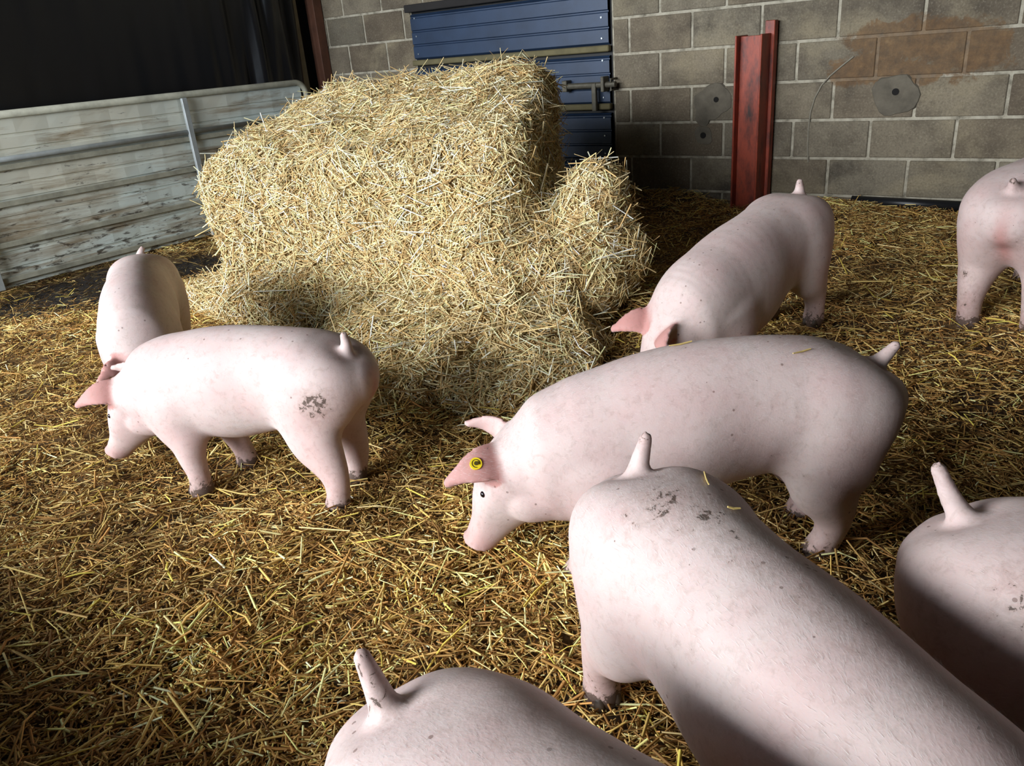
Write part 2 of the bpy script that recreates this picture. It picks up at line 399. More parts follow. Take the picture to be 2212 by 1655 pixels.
# back wall of concrete blocks, every block laid singly
LINE0 = 0.10                                     # height of the lowest bed joint
wb = MB().box((XL, 0.008, -.1), (XR, 0.30, ZC)).build('wall_back', M['mortar']); tag(wb, kind='structure')
DOOR = (-1.93, -0.13, 1.44)
JT = 0.017
_bm = {}
def block(x0, x1, z0, z1):
    a, b, c, d = x0+JT/2, x1-JT/2, z0+JT/2, z1-JT/2
    key = (round(b-a, 3), round(d-c, 3))
    if key not in _bm:
        me = bpy.data.meshes.new('block'); mb = MB().box((-key[0]/2, 0, -key[1]/2), (key[0]/2, 0.1, key[1]/2), 0.004)
        me.from_pydata(mb.v, [], mb.f); me.materials.append(M['block']); _bm[key] = me
    o = bpy.data.objects.new('block', _bm[key]); COL.objects.link(o); o.parent = wb
    o.location = ((a+b)/2, random.uniform(-.002, .002), (c+d)/2); return o
for r in range(-1, 9):
    z0 = LINE0+r*0.225; z1 = z0+0.225
    if r == -1: z0 = -0.06
    off = 0.0 if r % 2 == 0 else 0.225
    k = math.floor((XL-off)/0.45)
    while True:
        x0, x1 = off+k*0.45, off+(k+1)*0.45; k += 1
        if x0 > 3.6: break
        x0 = max(x0, XL)
        if x1-x0 < 0.05: continue
        if z0 < DOOR[2] and x1 > DOOR[0] and x0 < DOOR[1]:
            if x0 < DOOR[0]-0.05: block(x0, DOOR[0]-.005, z0, z1)
            if x1 > DOOR[1]+0.05: block(DOOR[1]+.005, x1, z0, z1)
            continue
        block(x0, x1, z0, z1)

# rendered patches with drilled holes, and the chalk arc
def patch(cx, cz, r, seed, hole):
    rr = random.Random(seed); n = 22; v = [(cx, -0.008, cz)]; f = []
    rad = [r*(1+.10*math.sin(k*2*math.pi/n*2+seed)+.07*math.cos(k*2*math.pi/n*4+seed)+rr.uniform(-.06, .06)) for k in range(n)]
    for k in range(n):
        a = 2*math.pi*k/n; v.append((cx+rad[k]*math.cos(a), -0.005, cz+rad[k]*math.sin(a)))
    for k in range(n):
        a = 2*math.pi*k/n; v.append((cx+rad[k]*1.08*math.cos(a), 0.01, cz+rad[k]*1.08*math.sin(a)))
    for k in range(n):
        j = (k+1) % n; f += [(0, 1+j, 1+k), (1+k, 1+j, 1+n+j, 1+n+k)]
    o = MB().add(v, f).build('mortar_patch', M['patch'], wb)
    if hole:
        h = MB().tube([(cx+hole[0], -.011, cz+hole[1]), (cx+hole[0], .02, cz+hole[1])], [hole[2], hole[2]*.7], 14).build('hole', M['hole'], o)
patch(0.60, 0.675, 0.115, 1, (0.025, 0.014, .017)); patch(0.53, 0.585, 0.055, 4, None); patch(0.54, 0.467, 0.06, 3, (0.0, 0.0, .020)); patch(1.694, 0.68, 0.115, 2, (0.0, 0.019, .019))
ARC = [(x, -0.003, z) for x, z in ((1.232, .30), (1.222, .40), (1.220, .50), (1.226, .60), (1.246, .68), (1.280, .75), (1.325, .80), (1.385, .85), (1.45, .90))]
MB().tube(ARC, 0.0045, 6).build('chalk_arc', M['chalk'], wb)

# ---- blue sheeted door in the back wall
dr = empty('door_1', ((DOOR[0]+DOOR[1])/2, 0, 0)); tag(dr, kind='structure')
dx0, dx1 = DOOR[0]-dr.location.x, DOOR[1]-dr.location.x
MB().box((dx0, 0.004, 0.0), (dx1, 0.007, DOOR[2])).build('backing', M['black_gap'], dr)
def sheet(z0, z1):
    v = []; f = []; prof = [(z0, 0.0), (z0+.012, -.018)]
    n = max(2, int(round((z1-z0)/0.11))); s_ = (z1-z0-.024)/n
    for k in range(n):
        b = z0+.012+k*s_
        prof += [(b+s_*.80, -.018), (b+s_*.86, -.007), (b+s_*.94, -.007), (b+s_, -.018)]
    prof += [(z1, 0.0)]
    for z, y in prof: v += [(dx0+.01, y-.012, z), (dx1-.01, y-.012, z)]
    for k in range(len(prof)-1): f.append((2*k, 2*k+1, 2*k+3, 2*k+2))
    m = len(v); v += [(dx0+.01, .004, z0), (dx1-.01, .004, z0), (dx1-.01, .004, z1), (dx0+.01, .004, z1)]
    f += [(m, m+3, m+2, m+1)]
    return MB().add(v, f).build('sheet', M['blue'], dr)
SH = [(0.02, 0.29), (0.31, 0.625), (0.69, 1.0), (1.07, 1.40)]
for a, b in SH:
    s_ = sheet(a, b)
    for z in np.linspace(a+.04, b-.03, 3):
        for xx in (dx1-.06, dx0+.06):
            MB().tube([(xx, -.028, z), (xx, -.037, z)], .006, 8).build('screw', M['screw'], s_)
for z in (0.645, 1.02):
    MB().box((dx0, -.055, z+.005), (dx1, -.012, z+.045), .006).build('rail', M['olive'], dr)
MB().box((dx0-.01, -.07, 1.415), (dx1+.02, .0, 1.47), .005).build('track', M['dark_wall'], dr)
lt = MB().tube([(dx1-.33, -.075, .815), (dx1+.06, -.075, .815)], .02, 12).build('bolt', M['latch'], dr)
MB().box((dx1-.36, -.10, .78), (dx1-.32, -.03, .855), .004).build('bolt_plate', M['latch'], lt)
MB().box((dx1-.12, -.10, .645), (dx1-.085, -.07, .83), .004).build('bolt_handle', M['latch'], lt)
MB().box((dx1-.04, -.11, .77), (dx1-.015, -.03, .87), .004).build('bolt_plate', M['latch'], lt)
MB().tube([(dx1+.03, -.0, .78), (dx1+.03, -.09, .78), (dx1+.03, -.09, .85), (dx1+.03, -.0, .85)], .008, 8).build('staple', M['latch'], lt)

# ---- red oxide steel stub column standing at the wall
def i_beam(name, x, y, h, wid, dep, rz, mat, thick=.012):
    o = empty(name, (x, y, 0), rz)
    MB().box((-wid/2, -dep/2, -.05), (-wid/2+thick, dep/2, h), .003).build('flange', mat, o)
    MB().box((wid/2-thick, -dep/2, -.05), (wid/2, dep/2, h), .003).build('flange', mat, o)
    MB().box((-wid/2+thick, -thick/2-dep*.12, -.05), (wid/2-thick, thick/2-dep*.12, h-.006), .002).build('web', mat, o)
    return o
ib = i_beam('steel_column', 0.90, -0.12, 1.06, .17, .16, math.radians(-4), M['rust'])
tag(ib, 'red oxide steel column stub standing against the block wall', 'column')
MB().box((.045, .05, -.05), (.105, .10, 1.13), .003).build('back_bar', M['rust'], ib)
cb = MB().box((-3.04, -.10, -.05), (-2.94, -.005, ZC), .004).build('corner_post', m_flat('brown_steel', srgb(104, 66, 48), .7, 0, .4, 10)); tag(cb, 'brown rusty steel post in the corner behind the gate end', 'post')
tp = MB().box((-3.05, -.30, -.05), (-3.01, -.22, ZC), .003).build('timber_batten', m_flat('pale_batten', srgb(150, 140, 118), .8, 0, .3)); tag(tp, 'pale upright batten holding the edge of the black sheeting', 'batten')

# black plastic sheeting hung above and behind the gate
n1, n2 = 150, 30; v = []; f = []
for i in range(n1+1):
    y = -5.3+i*(5.3-.32)/n1
    for j in range(n2+1):
        z = -.02+j*(ZC-.04)/n2
        d = 0.020*math.sin(y*9+math.sin(z*1.3)*1.5)+.014*math.sin(y*23+z*1.5)+.01*math.sin(y*41-z*2)
        edge = math.exp(-((y+.6)/.5)**2)
        v.append((-2.82+d*(0.15+1.9*edge)-.16*max(0, (y+1.0)), y, z))
for i in range(n1):
    for j in range(n2): a = i*(n2+1)+j; f.append((a, a+n2+1, a+n2+2, a+1))
bs = MB().add(v, f).build('black_sheeting', M['black_sheet'], None, True); so = bs.modifiers.new('t', 'SOLIDIFY'); so.thickness = .004
tag(bs, 'black plastic sheeting hanging in folds behind the pale metal gate', 'sheeting')

# ---- sheeted steel gate along the left side
GXp = -2.42; gy0, gy1 = -4.75, -0.78; GT = 0.985
g = empty('sheeted_gate', (GXp, (gy0+gy1)/2, 0)); tag(g, 'pale sheeted metal gate with rails along the black sheeting', 'gate')
oy = g.location.y
def gl(y): return y-oy
prof = []
z = 0.03
ribs = [0.13, 0.225, 0.325, 0.42, 0.515, 0.60, 0.70, 0.79, 0.87]
prof.append((0.03, 0))
for r_ in ribs: prof += [(r_-.010, 0), (r_-.005, .007), (r_+.005, .007), (r_+.010, 0)]
prof.append((GT-.01, 0))
v = []; f = []
NY = 40
for zz, xx in prof:
    for k in range(NY+1):
        y = gl(gy0+.04)+(gy1-gy0-.08)*k/NY; v.append((-.012-xx*.9+.003*math.sin(k*1.7+zz*9), y, zz))
for a in range(len(prof)-1):
    for k in range(NY): b = a*(NY+1)+k; f.append((b, b+1, b+NY+2, b+NY+1))
sh = MB().add(v, f).build('gate_sheet', M['gate'], g); so = sh.modifiers.new('t', 'SOLIDIFY'); so.thickness = .002
R_ = .09
top = [(0, gl(gy0), GT), (0, gl(gy1-R_), GT)]+[(0, gl(gy1-R_)+R_*math.sin(a), GT-R_+R_*math.cos(a)) for a in np.linspace(.2, math.pi/2, 7)]+[(0, gl(gy1), .05)]
MB().tube(top, .021, 12).build('frame_tube', M['gate_rail'], g, True)
for zz, rr in ((.745, .016),):
    MB().tube([(.012, gl(gy0), zz), (.012, gl(gy1), zz)], rr, 10).build('rail', M['galv'], g, True)
for zz in (.70, .50, .275, .075):
    MB().box((-.004, gl(gy0), zz-.016), (.012, gl(gy1-.02), zz+.016), .003).build('rail', M['gate_rail'], g)
for yy in (-1.86, -3.32):
    MB().box((.012, gl(yy)-.02, .03), (.036, gl(yy)+.02, GT-.02), .003).build('upright', M['galv'], g)

# black pipe and kerb at the foot of the wall
tag(MB().tube([(1.52, -.05, .085), (2.15, -.05, .075)], .030, 14).build('black_pipe', M['pipe'], None, True), 'short black plastic pipe lying at the foot of the block wall', 'pipe')

# ------------------------------------------------------------------ straw blades
def strands(name, P, D, N, L, Wd, C, mat, bendfrac=0.35, bend=0.25):
    """flattened three-sided straw stalks; P start centre, D direction, N a normal, all (n,3)"""
    n = len(P); D = D/np.linalg.norm(D, axis=1)[:, None]
    A = np.cross(D, N); A /= np.linalg.norm(A, axis=1)[:, None]+1e-9; B = np.cross(A, D)
    roll = rng.uniform(-.9, .9, n)[:, None]
    A, B = A*np.cos(roll)+B*np.sin(roll), B*np.cos(roll)-A*np.sin(roll)
    L = L[:, None]; Wd = Wd[:, None]
    kb = rng.random(n) < bendfrac
    def ring(c, w_): return np.stack([c-A*w_, c+A*w_, c+B*w_*0.9], 1)
    bo = (B*rng.normal(0, bend, (n, 1))+A*rng.normal(0, bend, (n, 1)))*L*0.5
    p0, p1 = P-D*L/2, P+D*L/2
    Vs, Qs, Cs = [], [], []
    s_ = ~kb; m = s_.sum()
    if m:
        R = np.concatenate([ring(p0, Wd)[s_], ring(p1, Wd*.8)[s_]], 1).reshape(-1, 3)
        b = (np.arange(m)*6)[:, None]; q = np.concatenate([b+np.array([[0, 1, 4, 3]]), b+np.array([[1, 2, 5, 4]]), b+np.array([[2, 0, 3, 5]])], 0)
        Vs.append(R); Qs.append(q); Cs.append(np.repeat(C[s_], 6, 0))
    m2 = kb.sum()
    if m2:
        R = np.concatenate([ring(p0, Wd)[kb], ring(P+bo*0.5, Wd)[kb], ring(p1-bo*.3, Wd*.7)[kb]], 1).reshape(-1, 3)
        b = (np.arange(m2)*9)[:, None]+m*6; q = []
        for o in (0, 3): q += [b+np.array([[o, o+1, o+4, o+3]]), b+np.array([[o+1, o+2, o+5, o+4]]), b+np.array([[o+2, o, o+3, o+5]])]
        Vs.append(R); Qs.append(np.concatenate(q, 0)); Cs.append(np.repeat(C[kb], 9, 0))
    me = mesh_np(name, np.concatenate(Vs), np.concatenate(Qs))
    at = me.attributes.new('col', 'FLOAT_COLOR', 'POINT'); c = np.concatenate(Cs); at.data.foreach_set('color', np.c_[c, np.ones(len(c))].astype(np.float32).ravel())
    me.materials.append(mat); o = bpy.data.objects.new(name, me); COL.objects.link(o); return o
def pal(cols, n, jit=0.18):
    c = np.array([srgb(*x)[:3] for x in cols]); p = c[rng.integers(0, len(c), n)]
    return np.clip(p*np.exp(rng.normal(0, jit, (n, 1))), 0, 1)
def rand_dir(n, tilt):
    a = rng.uniform(0, 2*np.pi, n); return np.stack([np.cos(a), np.sin(a), rng.normal(0, tilt, n)], 1)

# ------------------------------------------------------------------ the straw bale
BA = math.radians(10.0); BO = np.array([0.02, -2.12])
def build_bale():
    h = 0.028; fd = Field((-1.75, -3.75, -0.08), (1.95, -1.0, 1.25), h)
    X, Y, Z = np.meshgrid(*fd.ax, indexing='ij')
    dx, dy = X-BO[0], Y-BO[1]; u = dx*math.cos(BA)+dy*math.sin(BA); v_ = -dx*math.sin(BA)+dy*math.cos(BA)
    topz = 0.715+0.025*u+0.29*np.clip(v_+.6, 0, .86)
    zc = topz/2; bx, by = 0.87, 0.64; u = u+0.10; u = u+0.36*np.maximum(v_+.4, 0)*np.clip(u/.6, 0, 1)
    r = 0.13
    v2 = v_-0.05*(Z-.4)
    qx = np.abs(u+0.05*(Z-.4))-(bx-r); qy = np.abs(v2)-(by-r); qz = np.abs(Z-zc)-(zc+.02-r)
    f = np.sqrt(np.maximum(qx, 0)**2+np.maximum(qy, 0)**2+np.maximum(qz, 0)**2)+np.minimum(np.maximum(qx, np.maximum(qy, qz)), 0)-r
    def ell(c, rad, rot=0.0):
        ex, ey, ez = X-c[0], Y-c[1], Z-c[2]; ex, ey = ex*math.cos(rot)+ey*math.sin(rot), -ex*math.sin(rot)+ey*math.cos(rot)
        return (np.sqrt((ex/rad[0])**2+(ey/rad[1])**2+(ez/rad[2])**2)-1)*min(rad)
    for c, rad, rot, k in BALE_LUMPS: f = smin(f, ell(c, rad, rot), k)
    p = np.stack([X.ravel(), Y.ravel(), Z.ravel()], 1)
    f = f+(0.035*vnoise(p+3, 4.0)+0.022*vnoise(p+7, 9.0)).reshape(f.shape)
    P, Q = surface_nets(f.astype(np.float32), fd.lo, h)
    return smooth_np(P, Q, 2), Q
BALE_LUMPS = [((0.66, -2.38, 0.20), (0.50, 0.42, 0.33), 0.2, .12),        # lower part bulging out to the right
              ((1.05, -2.30, 0.38), (0.15, 0.20, 0.28), 0.2, .10),          # loose tuft sticking up at the right end
              ((0.75, -2.85, 0.02), (0.55, 0.34, 0.20), 0.25, .12),         # pulled-out straw along the foot
              ((0.85, -3.12, 0.0), (0.46, 0.38, 0.10), 0.3, .12),
              ((-0.45, -2.80, 0.03), (0.62, 0.24, 0.16), 0.05, .10)]
bP, bQ = build_bale()
me = mesh_np('straw_bale', bP, bQ, True); me.materials.append(M['bale_core']); bale = bpy.data.objects.new('straw_bale', me); COL.objects.link(bale)
tag(bale, 'big golden straw bale with loose straw slumped around its foot', 'straw bale')
bN = vnormals(bP, bQ)
fa = np.linalg.norm(np.cross(bP[bQ[:, 2]]-bP[bQ[:, 0]], bP[bQ[:, 3]]-bP[bQ[:, 1]]), axis=1)/2
def bale_strands(n, name, lift, ten, L0, L1, w0, w1, cols, jit=.2):
    fi = rng.choice(len(bQ), n, p=fa/fa.sum()); a, b = rng.random((2, n))
    q = bQ[fi]; P = (bP[q[:, 0]]*((1-a)*(1-b))[:, None]+bP[q[:, 1]]*(a*(1-b))[:, None]+bP[q[:, 2]]*(a*b)[:, None]+bP[q[:, 3]]*((1-a)*b)[:, None])
    N = bN[q[:, 0]]; keep = (P[:, 2] > -.02) & (P[:, 1] < -1.2+0*P[:, 0]); P, N = P[keep], N[keep]; n = len(P)
    D = rng.normal(0, 1, (n, 3)); D[:, 2] *= 0.75; D = D-N*(np.sum(D*N, 1)[:, None]); D /= np.linalg.norm(D, axis=1)[:, None]+1e-9
    D = D+N*rng.normal(0, ten, (n, 1))
    P = P+N*rng.uniform(-.004, lift, (n, 1))
    o = strands(name, P, D, N, rng.uniform(L0, L1, n), rng.uniform(w0, w1, n), np.clip(pal(cols, n, jit)*(1.14, 1.15, 1.22), 0, .92), M['bale_straw'])
    o.parent = bale; tag(o, kind='stuff'); return o
PALE = [(240, 220, 172), (230, 206, 152), (214, 184, 126), (246, 232, 194), (200, 166, 108), (226, 200, 144), (190, 156, 104), (214, 196, 140)]
bale_strands(66000, 'matted_straw', .012, .17, .04, .14, .0013, .0033, PALE)
bale_strands(5600, 'loose_stalks', .034, .45, .08, .21, .0016, .0036, PALE)

# ------------------------------------------------------------------ straw bedding over the floor
def inside_bale(x, y):
    dx, dy = x-BO[0], y-BO[1]; u = dx*math.cos(BA)+dy*math.sin(BA); v_ = -dx*math.sin(BA)+dy*math.cos(BA); return (np.abs(u+.10) < .75) & (np.abs(v_) < .55)
def bedding(n, name, L0, L1, w0, w1, tilt, zlo, zhi, cols, jit=.22, bf=.3):
    x = rng.uniform(-2.6, 4.2, n*4); y = rng.uniform(-5.24, -0.02, n*4)
    d = np.hypot(x-CAM[0], y-CAM[1])
    fx, fy = x-CAM[0], y-CAM[1]; ang = np.arctan2(fx, fy)-YAW
    vis = (np.abs(ang) < 0.80) | (d < 0.9)
    pr = np.clip(1.7/(d+0.3), .16, 1.0)*vis*(~inside_bale(x, y))
    mud_shade = np.clip(1.6*np.exp(-((x+2.0)/.40)**2-((y+3.0)/.55)**2)+1.2*np.exp(-((x+1.7)/.35)**2-((y+2.4)/.3)**2)+.35*vnoise(np.stack([x, y, 0*x], 1), 5.0), 0, 1)   # trodden muck along the gate, and the bale's shade painted in beside it
    pr = pr*(1-.72*mud_shade)
    k = rng.random(n*4) < pr; x, y, mud_shade = x[k][:n], y[k][:n], mud_shade[k][:n]; n = len(x)
    P = np.stack([x, y, floor_h(x, y)+rng.uniform(zlo, zhi, n)], 1)
    D = rand_dir(n, tilt); Ls = L0+(L1-L0)*rng.random(n)**1.5
    reach = np.abs(D[:, 1])*Ls/2+.006; P[:, 1] = np.clip(P[:, 1], -5.34+reach, -.004-reach)       # stalks stop at the walls
    e = 1.0/200; 
    N = np.tile((0, 0, 1.0), (n, 1))
    p3 = np.stack([x, y, 0*x], 1); tone = 1.42*np.exp(0.28*vnoise(p3+1, 1.7)+.18*vnoise(p3+4, 6.0))[:, None]
    C = np.clip(pal(cols, n, jit)*tone*(1-.88*mud_shade*(rng.random(n) < .9))[:, None], 0, 1)
    return strands(name, P, D, N, Ls, rng.uniform(w0, w1, n), C, M['straw'], bf, .3)
GOLD = [(176, 142, 84), (198, 166, 104), (150, 114, 62), (222, 198, 140), (136, 100, 54), (190, 160, 90), (164, 122, 70), (122, 88, 48), (146, 110, 60), (206, 180, 112)]
bd = bedding(100000, 'straw_bedding', .014, .085, .0011, .0030, .26, -.012, .014, GOLD); tag(bd, 'deep litter of golden trodden straw covering the pen floor', 'straw', kind='stuff')
b2 = bedding(9000, 'long_stalks', .06, .16, .0013, .0036, .20, .004, .024, GOLD+[(222, 196, 122), (200, 178, 84)]); b2.parent = bd; tag(b2, kind='stuff')
b3 = bedding(105000, 'chaff', .006, .026, .0009, .0026, .35, -.006, .016, GOLD, .3, 0.0); b3.parent = bd; tag(b3, kind='stuff')

# ------------------------------------------------------------------ pigs
TORSO = [(-.012, .372, .030, .050, .050, .075), (.03, .366, .048, .080, .088, .115), (.11, .357, .052, .097, .122, .150), (.21, .346, .040, .095, .137, .142),
         (.30, .338, .035, .096, .144, .148), (.44, .331, .037, .105, .150, .162), (.57, .327, .036, .100, .146, .155), (.66, .321, .030, .093, .134, .145), (.73, .312, .020, .080, .112, .125)]
HIND = [(.115, .066, .32, .080, .112), (.125, .078, .25, .076, .106), (.118, .084, .195, .062, .084), (.096, .086, .152, .050, .062), (.080, .086, .115, .041, .047), (.074, .086, .078, .036, .038), (.078, .086, .045, .034, .035), (.088, .086, .012, .037, .039)]
FORE = [(.62, .068, .30, .072, .098), (.617, .080, .225, .066, .080), (.612, .085, .165, .050, .056), (.622, .085, .11, .040, .042), (.625, .085, .07, .034, .035), (.63, .085, .04, .033, .034), (.64, .085, .010, .037, .039)]
HEADR = [(.096, .108, .120), (.112, .121, .134), (.097, .090, .136), (.075, .060, .116), (.045, .038, .068), (.039, .039, .038)]
HEADL = [.105, .10, .082, .085, .065]

EARS_BROAD = (((.118, .045, -.005), (-.15, .70, .65)), ((.095, -.04, .045), (.35, -.85, .35), .72))
def rotz(v, a): c, s_ = math.cos(a), math.sin(a); return np.array([v[0]*c-v[1]*s_, v[0]*s_+v[1]*c, v[2]])

def pig_shape(bend=0.0, arch=0.012, pitches=(12, 38, 62, 74, 76), yaws=(0, 0, 0, 0, 0), feet=None, tail=((-.02, 0, .035), (-.03, 0, .07)), ears=None, h=0.0075, stretch=1.0, fat=1.0, neck=1.0, belly=1.0):
    """one continuous pig, nose towards +x, feet on z = 0; returns the surface and the landmarks the parts hang on"""
    feet = feet or {}; S_ = np.array
    sx = lambda x: x*stretch
    by = lambda x: bend*(x/.66)**2*(.66)           # sideways curve of the spine
    zz = lambda x: arch*math.sin(math.pi*min(max(x/.66, 0), 1))
    fd = Field((-.20, -.40, -.03), (1.24*max(1, stretch), .40, .64), h)
    body = None
    for sd in (-1, 1):
        F = fd.new(); fd.chain(F, [(sx(x), by(x)+sd*off*fat, z+zz(x), hw*fat*(1+.35*(belly-1)*math.exp(-((x-.45)/.16)**2)), hu, hd*(1+(belly-1)*math.exp(-((x-.45)/.16)**2))) for x, z, off, hw, hu, hd in TORSO], step=.008)
        body = F if body is None else smin(body, F, .055)
    # neck and head
    p = S_([sx(.60), by(.60), .328]); hy = math.atan2(2*bend*.66*.66/.66, .66)*.9 if bend else 0.0
    st = [(*p, *HEADR[0])]; pts = [p]; dirs = []
    for L, pt, yw, rr in zip([HEADL[0]*neck, HEADL[1]*neck]+HEADL[2:], pitches, yaws, HEADR[1:]):
        a, b = math.radians(pt), hy+math.radians(yw); d = S_([math.cos(a)*math.cos(b), math.cos(a)*math.sin(b), -math.sin(a)])
        p = p+d*L; st.append((*p, *rr)); pts.append(p); dirs.append((d, b))
    F = fd.new(); yb = dirs[-1][1]; side = S_([-math.sin(yb), math.cos(yb), 0])
    fd.chain(F, st, side=side)
    hd_ = dirs[-1][0]; tip = pts[-1]; hup = np.cross(hd_, side)
    X, Y, Z = np.meshgrid(*fd.ax, indexing='ij')
    nose = pts[-1]+hd_*.006
    fd.ell(F, nose-hd_*.005, side, hup, hd_, .046, .045, .038, .014)
    cut = (X-nose[0])*hd_[0]+(Y-nose[1])*hd_[1]+(Z-nose[2])*hd_[2]
    F = np.where(cut > -.03, np.maximum(F, cut), F).astype(np.float32)
    # cheeks
    d2, b2_ = dirs[2]; up2 = np.cross(d2, side)
    for sd in (-1, 1):
        fd.ell(F, pts[2]+side*sd*.032-up2*.050+d2*.015, side, up2, d2, .066, .075, .076, .078)
        fd.ell(F, pts[1]*.4+pts[2]*.6+side*sd*.025-up2*.070, side, up2, d2, .066, .08, .074, .08)
    body = smin(body, F, .05)
    # legs
    hoof_at = []
    for nm, base, sd in (('HL', HIND, 1), ('HR', HIND, -1), ('FL', FORE, 1), ('FR', FORE, -1)):
        dx, dy, dz = feet.get(nm, (0, 0, 0)); rows = []
        z0 = base[1][2]
        for x, y, z, rl, rf in base:
            wgt = min(1, max(0, (z0-z)/z0))**0.9
            rows.append((sx(x)+dx*wgt, by(x if x < .66 else .66)*(1-.3*wgt)+sd*y*fat**.5+dy*wgt, z+dz*wgt, rl, rf, rf))
        F = fd.new(); fd.chain(F, rows, side=(0, 1, 0), step=.010)
        body = smin(body, F, .032); hoof_at.append(rows[-1][:3])
    # tail
    t0 = S_([.012, 0, .437]); F = fd.new(); pl = [t0]+[t0+S_(q) for q in tail]; rr = np.linspace(.021, .0115, len(pl))
    fd.chain(F, [(*q, r, r, r) for q, r in zip(pl, rr)], side=(0, 1, 0), step=.006); body = smin(body, F, .022)
    # ears: leaf shaped, cupped forward
    d3, b3 = dirs[1]; upE = np.cross(dirs[2][0], side); ear_frames = []; earF = fd.new()
    for sd, e in zip((1, -1), ears or (((.10, .07, .02), (.3, -.6, .7)), ((.10, -.07, .02), (.3, .6, .7)))):
        root = pts[2]+side*sd*.052+upE*.055-dirs[2][0]*.012
        v, nrm = S_(e[0], float), S_(e[1], float); v = rotz(v, b3-0); nrm = rotz(nrm, b3); Ln = np.linalg.norm(v); dv = v/Ln
        nrm = nrm-dv*nrm.dot(dv); nrm /= np.linalg.norm(nrm); wd = np.cross(nrm, dv)
        wf = e[2] if len(e) > 2 else 1.0
        rows = [(*(root+v*f_+nrm*.018*(math.sin(f_*math.pi))-S_([0, 0, .022])*max(f_, 0)**2), wv*wf, .0095, .0095) for f_, wv in ((-.08, .032), (.12, .044), (.35, .044), (.6, .034), (.82, .021), (1.0, .012))]
        fd.chain(earF, rows, side=wd, step=.006, Lmax=.014); ear_frames.append((root, v, nrm, wd))
    body = smin(body, earF, .014)
    P, Q = surface_nets(body, fd.lo, fd.h); P = smooth_np(P, Q, 9); N = vnormals(P, Q)
    return dict(P=P, Q=Q, N=N, tip=tip, pts=pts, dirs=dirs, side=side, ear_frames=ear_frames, hoof_at=hoof_at, pl=pl, by=by)

